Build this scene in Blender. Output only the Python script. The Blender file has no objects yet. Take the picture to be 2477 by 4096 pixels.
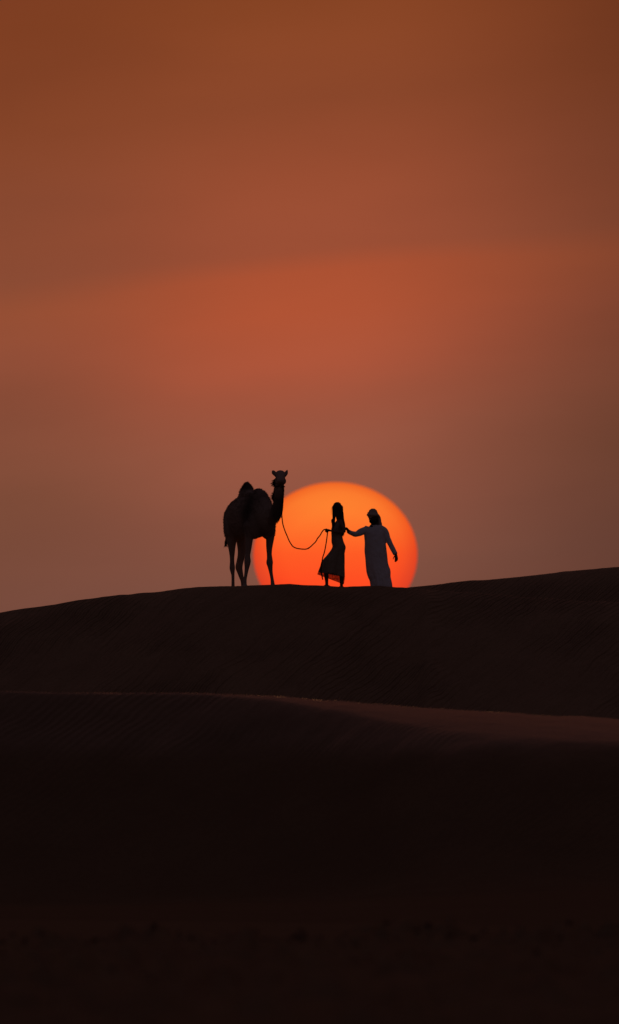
import bpy, bmesh, math, random
import numpy as np
from mathutils import Vector, Matrix

R = math.radians
random.seed(7)
rng = np.random.default_rng(11)
scene = bpy.context.scene
col = scene.collection

# ------------------------------------------------------------------ measures
PX = 1.408e-5            # radians per photograph pixel (the sun is 0.53 degrees wide)
D = 366.0                # metres from the camera to the dune crest where the figures stand
ELC = R(0.84)            # the crest is seen 0.84 degrees above the horizontal


def elev(v):
    return ELC + (2345.0 - v) * PX


def at(u, v, y):
    """world point at distance y for a position measured in the photograph"""
    return Vector(((u - 1238.5) * PX * y, y, math.tan(elev(v)) * y))


# ------------------------------------------------------------------ camera
cam_d = bpy.data.cameras.new("camera")
cam = bpy.data.objects.new("camera", cam_d)
col.objects.link(cam)
scene.camera = cam
cam_d.sensor_fit = 'VERTICAL'
cam_d.sensor_height = 36.0
cam_d.lens = 18.0 / math.tan(4096 * PX / 2)
cam.rotation_euler = (R(90) + elev(2048), 0, 0)
cam_d.clip_start = 0.5
cam_d.clip_end = 100000
cam_d.dof.use_dof = True
cam_d.dof.focus_distance = D
cam_d.dof.aperture_fstop = cam_d.lens / 92.0


# ------------------------------------------------------------------ node helper
def s2l(c):
    return tuple(((x / 255) / 12.92 if x / 255 <= 0.04045 else ((x / 255 + 0.055) / 1.055) ** 2.4) for x in c)


class NT:
    def __init__(self, tree):
        self.t = tree
        tree.nodes.clear()

    def n(self, kind, **kw):
        nd = self.t.nodes.new(kind)
        for k, v in kw.items():
            setattr(nd, k, v)
        return nd

    def put(self, sock, v):
        if isinstance(v, bpy.types.NodeSocket):
            self.t.links.new(v, sock)
        else:
            sock.default_value = v

    def m(self, op, a, b=0.0, c=0.0, clamp=False):
        nd = self.n('ShaderNodeMath', operation=op, use_clamp=clamp)
        self.put(nd.inputs[0], a)
        self.put(nd.inputs[1], b)
        self.put(nd.inputs[2], c)
        return nd.outputs[0]

    def rng(self, v, a, b, c, d, smooth=True):
        nd = self.n('ShaderNodeMapRange', interpolation_type='SMOOTHSTEP' if smooth else 'LINEAR')
        for i, x in enumerate((v, a, b, c, d)):
            self.put(nd.inputs[i], x)
        return nd.outputs[0]

    def mix(self, f, a, b, blend='MIX'):
        nd = self.n('ShaderNodeMix', data_type='RGBA', blend_type=blend)
        self.put(nd.inputs[0], f)
        for s, x in ((nd.inputs[6], a), (nd.inputs[7], b)):
            self.put(s, (*x, 1) if isinstance(x, tuple) and len(x) == 3 else x)
        return nd.outputs[2]

    def ramp(self, f, stops, interp='LINEAR'):
        nd = self.n('ShaderNodeValToRGB')
        cr = nd.color_ramp
        cr.interpolation = interp
        while len(cr.elements) < len(stops):
            cr.elements.new(0.5)
        for e, (p, c) in zip(cr.elements, stops):
            e.position = p
            e.color = (*c, 1)
        self.put(nd.inputs[0], f)
        return nd.outputs[0]


# ------------------------------------------------------------------ world: dusty sunset sky
SUN_AZ = (1342 - 1238.5) * PX
SUN_EL = elev(2219)
LAMP_EL = R(1.7)

world = bpy.data.worlds.new("World")
scene.world = world
world.use_nodes = True
W = NT(world.node_tree)
tc = W.n('ShaderNodeTexCoord')
sep = W.n('ShaderNodeSeparateXYZ')
W.put(sep.inputs[0], tc.outputs['Generated'])
az = W.m('MULTIPLY', W.m('ARCTAN2', sep.outputs[0], sep.outputs[1]), 57.29578)
el = W.m('MULTIPLY', W.m('ARCSINE', sep.outputs[2]), 57.29578)

sky = W.n('ShaderNodeTexSky', sky_type='NISHITA')
sky.sun_disc = False
sky.sun_elevation = LAMP_EL
sky.sun_rotation = 0.0
sky.air_density = 1.0
sky.dust_density = 3.0
sky.ozone_density = 2.0
AMB = 0.055
# a thick dust layer hides the clear sky near the horizon
thin = W.rng(el, 3.0, 26.0, 0.0, 1.0)
nish = W.mix(1.0, sky.outputs[0], (AMB * 2.95, AMB * 1.24, AMB * 1.10), 'MULTIPLY')
nish = W.mix(1.0, nish, thin, 'MULTIPLY')

# faint drawn-out streaks and one long tilted cloud edge
nz = W.n('ShaderNodeTexNoise', noise_dimensions='3D')
comb = W.n('ShaderNodeCombineXYZ')
W.put(comb.inputs[0], W.m('MULTIPLY', az, 0.8))
W.put(comb.inputs[1], W.m('MULTIPLY', W.m('SUBTRACT', el, W.m('MULTIPLY', az, 0.07)), 3.0))
W.put(nz.inputs['Vector'], comb.outputs[0])
W.put(nz.inputs['Scale'], 1.0)
W.put(nz.inputs['Detail'], 4.0)
W.put(nz.inputs['Roughness'], 0.45)
wob = W.m('MULTIPLY', W.m('SUBTRACT', nz.outputs[0], 0.5), 0.07)
elt = W.m('ADD', W.m('SUBTRACT', el, W.m('MULTIPLY', az, 0.105)), wob)
streak = W.rng(nz.outputs[0], 0.25, 0.75, 0.95, 1.05)
fac = W.m('DIVIDE', W.m('ADD', elt, 0.5), 4.0, clamp=True)


def veil(stops):
    return W.ramp(fac, [((e + 0.5) / 4.0, s2l(c)) for e, c in stops])


# dust glow above the sun / away from it, by elevation in degrees
glow_c = veil([(0.2, (116, 74, 62)), (0.876, (128, 80, 65)), (1.118, (144, 84, 66)), (1.32, (154, 86, 65)), (1.546, (170, 84, 58)), (1.723, (178, 84, 53)), (1.845, (175, 83, 52)),
               (1.915, (158, 80, 54)), (2.0, (156, 79, 53)), (2.17, (151, 76, 49)), (2.41, (139, 71, 43)), (2.73, (137, 69, 37)), (3.2, (134, 66, 36))])
edge_c = veil([(0.2, (112, 70, 58)), (0.876, (118, 74, 60)), (1.2, (124, 75, 56)), (1.44, (132, 76, 56)), (1.68, (142, 77, 55)), (1.82, (147, 78, 52)),
               (1.92, (138, 75, 52)), (2.02, (138, 74, 50)), (2.17, (135, 72, 48)), (2.41, (131, 67, 40)), (2.73, (127, 63, 35)), (3.2, (122, 60, 34))])
ga = W.m('DIVIDE', W.m('ADD', az, 0.04), W.rng(az, -0.2, 0.2, 0.60, 0.79))
core = W.m('EXPONENT', W.m('MULTIPLY', W.m('POWER', W.m('ABSOLUTE', ga), 2.4), -1.0))
core = W.m('MULTIPLY', core, W.rng(el, 2.6, 5.0, 1.0, 0.0))
azr = W.m('DIVIDE', az, 30.0)
wide = W.m('EXPONENT', W.m('MULTIPLY', W.m('MULTIPLY', azr, azr), -1.0))
right = W.rng(az, 0.1, 1.35, 1.0, 0.68)
high = W.m('EXPONENT', W.m('MULTIPLY', W.m('MAXIMUM', W.m('SUBTRACT', el, 2.8), 0.0), -1.0 / 5.0))
vf = W.m('MULTIPLY', W.m('MULTIPLY', wide, right), W.m('MULTIPLY', high, streak))
tot = W.mix(1.0, W.mix(core, edge_c, glow_c), vf, 'MULTIPLY')
tot = W.mix(1.0, tot, nish, 'ADD')
bg = W.n('ShaderNodeBackground')
W.put(bg.inputs[0], tot)
W.put(bg.inputs[1], 1.0)
wo = W.n('ShaderNodeOutputWorld')
W.t.links.new(bg.outputs[0], wo.inputs[0])

# ------------------------------------------------------------------ sun lamp (already very weak in the dust)
sl = bpy.data.lights.new("sun_lamp", 'SUN')
sl.energy = 0.25
sl.angle = R(0.53)
sl.color = (1.0, 0.42, 0.16)
slo = bpy.data.objects.new("sun_lamp", sl)
slo.rotation_euler = (-(R(90) - LAMP_EL), 0, -SUN_AZ)
col.objects.link(slo)

scene.render.engine = 'CYCLES'
scene.view_settings.view_transform = 'Standard'
scene.view_settings.look = 'None'
scene.view_settings.exposure = 0.0
scene.view_settings.gamma = 1.0
scene.view_settings.use_curve_mapping = False


# ------------------------------------------------------------------ materials
def mat(name, build):
    m_ = bpy.data.materials.new(name)
    m_.use_nodes = True
    build(NT(m_.node_tree))
    return m_


def out(N, sh):
    o = N.n('ShaderNodeOutputMaterial')
    N.t.links.new(sh, o.inputs[0])


def principled(N, colour, rough=0.9, normal=None, spec=0.2):
    p = N.n('ShaderNodeBsdfPrincipled')
    N.put(p.inputs['Base Color'], (*colour, 1) if isinstance(colour, tuple) else colour)
    p.inputs['Roughness'].default_value = rough
    p.inputs['Specular IOR Level'].default_value = spec
    if normal is not None:
        N.put(p.inputs['Normal'], normal)
    return p.outputs[0]


def noise(N, vec, scale, detail=4.0, rough=0.5):
    nd = N.n('ShaderNodeTexNoise')
    N.put(nd.inputs['Vector'], vec)
    nd.inputs['Scale'].default_value = scale
    nd.inputs['Detail'].default_value = detail
    nd.inputs['Roughness'].default_value = rough
    return nd.outputs[0]


def bump(N, h, dist, strength=1.0, normal=None):
    b = N.n('ShaderNodeBump')
    b.inputs['Strength'].default_value = strength
    b.inputs['Distance'].default_value = dist
    N.put(b.inputs['Height'], h)
    if normal is not None:
        N.put(b.inputs['Normal'], normal)
    return b.outputs[0]


def sand(ripple, tone=1.0, rough=0.95, spec=0.1, crest=None, relief=0.02):
    def f(N):
        t = N.n('ShaderNodeTexCoord')
        g = N.n('ShaderNodeNewGeometry')
        pos = g.outputs['Position']
        c1 = noise(N, pos, 0.9, 5)
        c2 = noise(N, pos, 14.0, 3)
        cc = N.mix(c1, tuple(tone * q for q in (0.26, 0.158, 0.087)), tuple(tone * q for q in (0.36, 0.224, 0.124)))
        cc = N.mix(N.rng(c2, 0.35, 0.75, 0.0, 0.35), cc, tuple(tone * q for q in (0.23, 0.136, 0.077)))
        # wind ripples: crests run down the slope to the left
        s = N.n('ShaderNodeSeparateXYZ')
        N.put(s.inputs[0], pos)
        ph = N.m('SUBTRACT', N.m('MULTIPLY', s.outputs[0], 0.863), N.m('MULTIPLY', s.outputs[1], 0.505))
        ph = N.m('ADD', ph, N.m('MULTIPLY', N.m('SUBTRACT', noise(N, pos, 0.45, 3), 0.5), 0.55))
        ph2 = N.m('ADD', ph, N.m('MULTIPLY', N.m('SUBTRACT', noise(N, pos, 2.2, 2), 0.5), 0.07))
        rip = N.m('SINE', N.m('MULTIPLY', ph2, 2 * math.pi / 0.125))
        mask = N.rng(noise(N, pos, 0.33, 3), 0.40, 0.64, 0.05, 1.0)
        hh = N.m('MULTIPLY', N.m('MULTIPLY', rip, mask), ripple)
        # long streaks of slumped sand along the same direction
        cb = N.n('ShaderNodeCombineXYZ')
        N.put(cb.inputs[0], N.m('MULTIPLY', ph, 3.2))
        N.put(cb.inputs[1], N.m('MULTIPLY', N.m('ADD', N.m('MULTIPLY', s.outputs[0], 0.505), N.m('MULTIPLY', s.outputs[1], 0.863)), 0.22))
        st = noise(N, cb.outputs[0], 1.0, 5, 0.6)
        hh = N.m('ADD', hh, N.m('MULTIPLY', st, 5.0 * ripple))
        hh = N.m('ADD', hh, N.m('MULTIPLY', noise(N, pos, 30, 3), 0.5))
        nr = bump(N, hh, relief)
        p = principled(N, cc, rough, nr, spec).node
        if crest:      # finer, wind-polished grains near the crest, coarse matt sand at the foot
            k = N.rng(N.m('ADD', s.outputs[2], N.m('MULTIPLY', c1, 0.3)), crest[0], crest[1], 0.0, 1.0)
            N.put(p.inputs['Roughness'], N.m('SUBTRACT', 1.0, N.m('MULTIPLY', k, 1.0 - rough)))
            N.put(p.inputs['Specular IOR Level'], N.m('MULTIPLY', k, spec))
        out(N, p.outputs[0])
    return f


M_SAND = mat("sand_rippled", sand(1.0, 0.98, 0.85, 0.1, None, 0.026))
M_SAND2 = mat("sand_soft_ripples", sand(0.8, 0.64, 0.55, 0.062, (1.1, 1.6), 0.006))  # same sand toned down: dimness of the nearer slopes is put into the colour
M_GROUND = mat("sand_trodden", sand(0.3, 0.74, 1.0, 0.0, None, 0.03))  # albedo lowered too, shading painted in to offset skylight on the flat


def fur(N):
    t = N.n('ShaderNodeTexCoord')
    pos = N.n('ShaderNodeNewGeometry').outputs['Position']
    a = noise(N, pos, 3.0, 4)
    b = noise(N, pos, 60.0, 3)
    at_ = N.n('ShaderNodeAttribute', attribute_name='dark_coat')
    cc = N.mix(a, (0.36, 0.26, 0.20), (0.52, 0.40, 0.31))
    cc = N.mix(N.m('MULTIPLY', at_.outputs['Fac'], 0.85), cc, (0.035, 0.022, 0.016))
    cc = N.mix(N.rng(b, 0.3, 0.7, 0, 0.3), cc, (0.10, 0.065, 0.045))
    out(N, principled(N, cc, 0.85, bump(N, b, 0.01), 0.15))


M_FUR = mat("camel_coat", fur)


def plain(colour, rough=0.85, spec=0.2, nscale=40.0, var=0.25, bd=0.002):
    def f(N):
        pos = N.n('ShaderNodeNewGeometry').outputs['Position']
        a = noise(N, pos, nscale, 4)
        dark = tuple(c * (1 - var) for c in colour)
        out(N, principled(N, N.mix(a, dark, colour), rough, bump(N, a, bd), spec))
    return f


M_HAIR_C = mat("camel_hair", plain((0.05, 0.03, 0.02), 0.7))
M_SKIN = mat("skin_tan", plain((0.24, 0.14, 0.10), 0.6, 0.3, 30, 0.12, 0.0005))
M_SKIN2 = mat("skin_brown", plain((0.115, 0.062, 0.042), 0.6, 0.3, 30, 0.12, 0.0005))
M_HAIR = mat("dark_hair", plain((0.022, 0.013, 0.010), 0.5, 0.3, 80, 0.4))
M_BEARD = mat("beard_hair", plain((0.02, 0.014, 0.012), 0.7))
M_ROBE = mat("pale_cotton", plain((0.82, 0.80, 0.81), 0.9, 0.1, 9, 0.10, 0.03))
M_SCARF = mat("cream_cloth", plain((0.60, 0.45, 0.36), 0.9, 0.1, 14, 0.2, 0.012))
M_ROPE = mat("rope_fibre", plain((0.14, 0.06, 0.035), 0.9, 0.1, 120, 0.4))
M_EYE = mat("eye_dark", plain((0.02, 0.015, 0.012), 0.2, 0.5))
M_SOLE = mat("sandal_leather", plain((0.10, 0.06, 0.04), 0.7))
M_PAD = mat("camel_sole", plain((0.09, 0.06, 0.05), 0.8))


def dress_m(N):
    pos = N.n('ShaderNodeNewGeometry').outputs['Position']
    a = noise(N, pos, 18, 4)
    cc = N.mix(a, (0.32, 0.26, 0.185), (0.54, 0.46, 0.34))
    tl = N.n('ShaderNodeBsdfTranslucent')
    N.put(tl.inputs[0], cc)
    mx = N.n('ShaderNodeMixShader')
    mx.inputs[0].default_value = 0.25
    N.t.links.new(principled(N, cc, 0.75, bump(N, a, 0.006), 0.2), mx.inputs[1])
    N.t.links.new(tl.outputs[0], mx.inputs[2])
    out(N, mx.outputs[0])


M_DRESS = mat("brown_dress_cloth", dress_m)


def sheer_m(N):
    pos = N.n('ShaderNodeNewGeometry').outputs['Position']
    a = noise(N, pos, 26, 4)
    d = N.n('ShaderNodeBsdfDiffuse')
    N.put(d.inputs[0], N.mix(a, (0.10, 0.07, 0.05), (0.2, 0.15, 0.11)))
    tr = N.n('ShaderNodeBsdfTransparent')
    tr.inputs[0].default_value = (1.0, 0.72, 0.6, 1)
    mx = N.n('ShaderNodeMixShader')
    N.put(mx.inputs[0], N.rng(a, 0.3, 0.7, 0.48, 0.78))
    N.t.links.new(tr.outputs[0], mx.inputs[1])
    N.t.links.new(d.outputs[0], mx.inputs[2])
    out(N, mx.outputs[0])


M_SHEER = mat("sheer_dress_cloth", sheer_m)


# ------------------------------------------------------------------ object helpers
def link(name, me, material, parent=None):
    o = bpy.data.objects.new(name, me)
    if material:
        me.materials.append(material)
    col.objects.link(o)
    if parent:
        o.parent = parent
        o.matrix_parent_inverse = Matrix.Translation(-Vector(parent.location))
    return o


def empty(name, loc):
    o = bpy.data.objects.new(name, None)
    o.location = loc
    o.empty_display_size = 0.3
    col.objects.link(o)
    return o


def tag(o, label=None, cat=None, group=None, kind=None):
    for k, v in (("label", label), ("category", cat), ("group", group), ("kind", kind)):
        if v:
            o[k] = v
    return o


def smooth(me):
    me.polygons.foreach_set("use_smooth", np.ones(len(me.polygons), dtype=bool))
    me.update()
    return me


def mesh_of(bm, name, sm=True):
    bmesh.ops.recalc_face_normals(bm, faces=bm.faces)
    me = bpy.data.meshes.new(name)
    bm.to_mesh(me)
    bm.free()
    return smooth(me) if sm else me


def frame(t, up):
    t = t.normalized()
    b = up - t * up.dot(t)
    if b.length < 0.15:
        up = Vector((0, 0, 1))
        b = up - t * up.dot(t)
    b.normalize()
    a = t.cross(b).normalized()
    return a, b


def loft(bm, rings, seg=20, up=Vector((0, 1, 0)), close=True, round_ends=True, fold=None):
    """rings: (centre, ra across, rb along 'up'); a tube whose section is an ellipse"""
    pts = [r[0] for r in rings]
    if round_ends:
        def ext(r0, r1):
            d = (r0[0] - r1[0]).normalized()
            q = min(r0[1], r0[2])
            return [(r0[0] + d * q * 0.85, r0[1] * 0.35, r0[2] * 0.35), (r0[0] + d * q * 0.5, r0[1] * 0.8, r0[2] * 0.8)]
        rings = ext(rings[0], rings[1]) + list(rings) + ext(rings[-1], rings[-2])[::-1]
        pts = [r[0] for r in rings]
    vs = []
    for i, r in enumerate(rings):
        t = pts[min(i + 1, len(pts) - 1)] - pts[max(i - 1, 0)]
        a, b = frame(t, up)
        row = []
        for k in range(seg):
            th = 2 * math.pi * k / seg
            f = fold(i / (len(rings) - 1), th) if fold else 1.0
            row.append(bm.verts.new(r[0] + a * (math.cos(th) * r[1] * f) + b * (math.sin(th) * r[2] * f)))
        vs.append(row)
    for i in range(len(vs) - 1):
        for k in range(seg):
            bm.faces.new((vs[i][k], vs[i][(k + 1) % seg], vs[i + 1][(k + 1) % seg], vs[i + 1][k]))
    if close:
        bm.faces.new(vs[0][::-1])
        bm.faces.new(vs[-1])
    return vs


def spline(pts, n):
    """Catmull-Rom through tuples (Vector, r, r, ...)"""
    def val(i, j):
        return pts[max(0, min(len(pts) - 1, i))][j]
    res = []
    for i in range(len(pts) - 1):
        for q in range(n):
            t = q / n
            o = []
            for j in range(len(pts[0])):
                p0, p1, p2, p3 = (val(i + k, j) for k in (-1, 0, 1, 2))
                o.append(0.5 * ((p1 * 2) + (p2 - p0) * t + (p0 * 2 - p1 * 5 + p2 * 4 - p3) * (t * t) + (p1 * 3 - p0 - p2 * 3 + p3) * (t ** 3)))
            res.append(tuple(o))
    res.append(tuple(pts[-1]))
    return res


def slo_loft(bm, rings, n=4, **k):
    loft(bm, spline(rings, n), **k)


def blob(bm, c, rx, ry, rz, rot=None):
    m4 = Matrix.Translation(c) @ (rot.to_4x4() if rot else Matrix()) @ Matrix.Diagonal((rx, ry, rz, 1))
    bmesh.ops.create_icosphere(bm, subdivisions=3, radius=1.0, matrix=m4)


def fuse(bm, name, voxel, it=3, fac=0.5):
    """one continuous surface out of overlapping volumes"""
    bmesh.ops.recalc_face_normals(bm, faces=bm.faces)
    me = bpy.data.meshes.new(name + "_raw")
    bm.to_mesh(me)
    bm.free()
    o = bpy.data.objects.new(name + "_raw", me)
    # work near the origin so that the voxel grid stays precise
    co = np.empty(len(me.vertices) * 3)
    me.vertices.foreach_get('co', co)
    co = co.reshape(-1, 3)
    c = Vector(co.mean(0))
    me.transform(Matrix.Translation(-c))
    col.objects.link(o)
    r = o.modifiers.new("r", 'REMESH')
    r.mode = 'VOXEL'
    r.voxel_size = voxel
    s = o.modifiers.new("s", 'SMOOTH')
    s.factor = fac
    s.iterations = it
    dg = bpy.context.evaluated_depsgraph_get()
    res = bpy.data.meshes.new_from_object(o.evaluated_get(dg))
    bpy.data.objects.remove(o)
    bpy.data.meshes.remove(me)
    res.name = name
    res.transform(Matrix.Translation(c))
    return smooth(res)


def strands(bm, items):
    """items: (list of points, radius); thin tapering locks"""
    for pts, r in items:
        n = len(pts)
        prev = None
        for i, p in enumerate(pts):
            t = pts[min(i + 1, n - 1)] - pts[max(i - 1, 0)]
            a, b = frame(t, Vector((0.3, 1, 0.1)))
            q = r * (1 - i / (n - 1)) ** 0.7 + r * 0.05
            ring = [bm.verts.new(p + (a * math.cos(w) + b * math.sin(w)) * q) for w in (0, 2.094, 4.189)]
            if prev:
                for k in range(3):
                    bm.faces.new((prev[k], prev[(k + 1) % 3], ring[(k + 1) % 3], ring[k]))
            prev = ring


# ------------------------------------------------------------------ numpy noise
def vnoise(x, y, seed=0):
    xi = np.floor(x).astype(np.int64)
    yi = np.floor(y).astype(np.int64)
    fx = x - xi
    fy = y - yi
    fx = fx * fx * fx * (fx * (fx * 6 - 15) + 10)
    fy = fy * fy * fy * (fy * (fy * 6 - 15) + 10)

    def h(a, b):
        q = (a * 374761393 + b * 668265263 + seed * 974711) & 0x7fffffff
        q = ((q ^ (q >> 13)) * 1274126177) & 0x7fffffff
        q = q ^ (q >> 16)
        return (q & 0xffff) / 65535.0
    return ((h(xi, yi) * (1 - fx) + h(xi + 1, yi) * fx) * (1 - fy)
            + (h(xi, yi + 1) * (1 - fx) + h(xi + 1, yi + 1) * fx) * fy) * 2 - 1


def fbm(x, y, seed=0, o=4):
    s, a, f = 0, 1.0, 1.0
    for i in range(o):
        s = s + a * vnoise(x * f, y * f, seed + i)
        a *= 0.5
        f *= 2.03
    return s


def sstep(x, a, b):
    t = np.clip((x - a) / (b - a), 0, 1)
    return t * t * (3 - 2 * t)


def axis(dense0, dense1, step, far0, far1, grow=1.16):
    a = list(np.arange(dense0, dense1 + step / 2, step))
    s = step
    while a[-1] < far1:
        s *= grow
        a.append(a[-1] + s)
    b = []
    s = step
    x = dense0
    while x > far0:
        s *= grow
        x -= s
        b.append(x)
    return np.array(b[::-1] + a)


def sheet(name, xs, ys, fn, material):
    X, Y = np.meshgrid(xs, ys)
    Z = fn(X, Y)
    nx, ny = len(xs), len(ys)
    co = np.stack([X, Y, Z], -1).reshape(-1, 3)
    i = np.arange(nx * ny).reshape(ny, nx)
    f = np.stack([i[:-1, :-1], i[:-1, 1:], i[1:, 1:], i[1:, :-1]], -1).reshape(-1, 4)
    me = bpy.data.meshes.new(name)
    me.vertices.add(len(co))
    me.vertices.foreach_set('co', co.ravel())
    me.loops.add(f.size)
    me.loops.foreach_set('vertex_index', f.ravel())
    me.polygons.add(len(f))
    me.polygons.foreach_set('loop_start', np.arange(0, f.size, 4))
    me.polygons.foreach_set('loop_total', np.full(len(f), 4))
    me.update()
    return link(name, smooth(me), material)


def profile(tab, y):
    """crest measured in the photograph (1490 px wide) -> arrays x, z at distance y"""
    p = [at(a * 1.6624, b * 1.6624, y) for a, b in tab]
    return np.array([q.x for q in p]), np.array([q.z for q in p])


GZ = -0.80          # level of the sand flat

# ------------------------------------------------------------------ the dune that carries the figures
YB = 364.6
crest_tab = [(0, 1476), (65, 1464), (150, 1452), (270, 1434), (400, 1419.5), (480, 1413), (590, 1408.5), (700, 1406.5),
             (790, 1408), (822, 1410.5), (855, 1408.5), (905, 1409.5), (945, 1410.5), (985, 1414.5), (1060, 1421), (1200, 1433), (1490, 1452)]
cx_, cz_ = profile(crest_tab, YB)
cx_ = np.concatenate([[-120, -70, -30, -14], cx_, [16, 40, 90, 140]])
cz_ = np.concatenate([[-1.5, -1.0, 1.6, 3.75], cz_, [4.3, 2.0, -1.0, -1.5]])


HEAPS = [(at(850 + c * 0.26846, 2345, D).x, D + d) for c, d in ((308, .46), (462, .62), (484, -.5), (903, -.4))] + \
        [(at(1230 + c * 0.15826, 2345, D).x, D + d) for c, d in ((470, -.08), (850, .08))] + \
        [(at(1360 + c * 0.20132, 2345, D).x, D + d) for c, d in ((690, .37), (930, .37))]


def main_dune(x, y):
    zc = np.interp(x, cx_, cz_)
    zc = (zc + np.interp(x - 0.12, cx_, cz_) + np.interp(x + 0.12, cx_, cz_)) / 3
    det = np.exp(-(x / 12) ** 2)
    zc = zc + det * (0.016 * fbm(x * 1.1, 0 * x + 3.3, 5, 4) + 0.010 * np.maximum(0, vnoise(x * 3.1, 0 * x + 1.7, 9)))
    yb = YB + 0.25 * fbm(x * 0.35, 0 * x + 8.8, 2, 3) * np.exp(-(x / 9) ** 2) - (np.abs(x) / 60.0) ** 2 * 6
    t = y - yb
    # lee face
    s = np.maximum(-t, 0)
    drop = 0.50 * s - (0.13 + 0.10 * np.exp(-((x - 2.42) / 0.22) ** 2)) * (1 - np.exp(-s / 0.5))
    # windward back
    b = np.maximum(t, 0)
    back = np.where(b < 4, 0.018 * b + 0.013 * b * b, 0.28 + 0.122 * (b - 4))
    z = zc - np.where(t < 0, drop, back)
    along = (x * 0.505 + y * 0.863)
    across = (x * 0.863 - y * 0.505)
    fm = sstep(s, 0.25, 1.2)
    z = z + fm * (0.045 * fbm(across * 0.9, along * 0.10, 21, 4) + 0.02 * fbm(across * 3.0, along * 0.25, 31, 3))
    z = z + 0.012 * fbm(x * 2.0, y * 2.0, 41, 3) * np.exp(-(x / 14) ** 2)
    for hx, hy in HEAPS:
        rr = np.sqrt((x - hx) ** 2 + (y - hy) ** 2)
        z = z + 0.022 * np.exp(-((rr - 0.17) / 0.07) ** 2) * (1 + 0.6 * np.sin(hx * 37 + np.arctan2(y - hy, x - hx) * 2)) - 0.012 * np.exp(-(rr / 0.10) ** 2)
    # slip face foot
    return np.maximum(z, GZ - 0.6 + 0 * z)


def G(x, y):
    return float(main_dune(np.array([x]), np.array([y]))[0])


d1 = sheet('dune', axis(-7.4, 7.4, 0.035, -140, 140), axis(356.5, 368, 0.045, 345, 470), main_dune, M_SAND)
tag(d1, 'broad dark dune whose crest carries the camel and both people', 'dune', kind='structure')

# ------------------------------------------------------------------ dune rising behind on the right
YR = 398.0
rt = [(700, 1450), (900, 1424), (985, 1413.5), (1040, 1407), (1100, 1401), (1200, 1392), (1330, 1380), (1400, 1371.5), (1490, 1364.5)]
rx_, rz_ = profile(rt, YR)
rx_ = np.concatenate([[-60, -20], rx_, [14, 24, 50, 120, 200]])
rz_ = np.concatenate([[-2, 2.2], rz_, [7.6, 8.6, 8.0, 2.0, -2.0]])


def right_dune(x, y):
    zc = np.interp(x, rx_, rz_)
    zc = (zc + np.interp(x - 0.3, rx_, rz_) + np.interp(x + 0.3, rx_, rz_)) / 3
    zc = zc + 0.016 * fbm(x * 1.4, 0 * x + 2.2, 71, 4) * np.exp(-((x - 5) / 14) ** 2)
    t = y - YR - 0.35 * fbm(x * 0.3, 0 * x, 81, 2)
    s = np.maximum(-t, 0)
    b = np.maximum(t, 0)
    z = zc - np.where(t < 0, 0.48 * s - 0.14 * (1 - np.exp(-s / 0.5)), 0.03 * b + 0.004 * b * b)
    z = z + 0.04 * sstep(s, 0.3, 1.5) * fbm((x * .863 - y * .505) * 0.8, (x * .505 + y * .863) * 0.12, 91, 3)
    return np.maximum(z, GZ - 0.6 + 0 * z)


d2 = sheet('dune', axis(1, 8.2, 0.06, -60, 200), axis(390, 400, 0.10, 372, 440), right_dune, M_SAND)
tag(d2, 'dune ridge rising towards the right behind the standing people', 'dune', kind='structure')

# ------------------------------------------------------------------ nearer dune with the pale flat-topped brink
YN = 240.0
ridge_tab = [(0, 1662), (150, 1665), (300, 1666), (500, 1668), (650, 1673), (800, 1685), (950, 1698), (1100, 1709), (1300, 1721), (1490, 1730)]
depth_tab = [(0, 0.1), (300, 0.15), (500, 0.6), (600, 1.4), (700, 3.0), (800, 5.0), (900, 8.0), (1050, 11.5), (1200, 13.0), (1490, 14.0)]
nx_, nz_ = profile(ridge_tab, YN)
dxs = np.array([at(a * 1.6624, 0, YN).x for a, b in depth_tab])
dys = np.array([b for a, b in depth_tab]) * 0.30
nx_ = np.concatenate([[-120, -60, -20, -8], nx_, [8, 20, 60, 120]])
nz_ = np.concatenate([[-1.5, -1.0, 1.4, 2.05], nz_, [0.95, 0.3, -1.2, -1.5]])


def smooth_interp(x, xp, fp, w):
    return sum(np.interp(x + k * w, xp, fp) for k in (-1, -0.5, 0, 0.5, 1)) / 5


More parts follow.
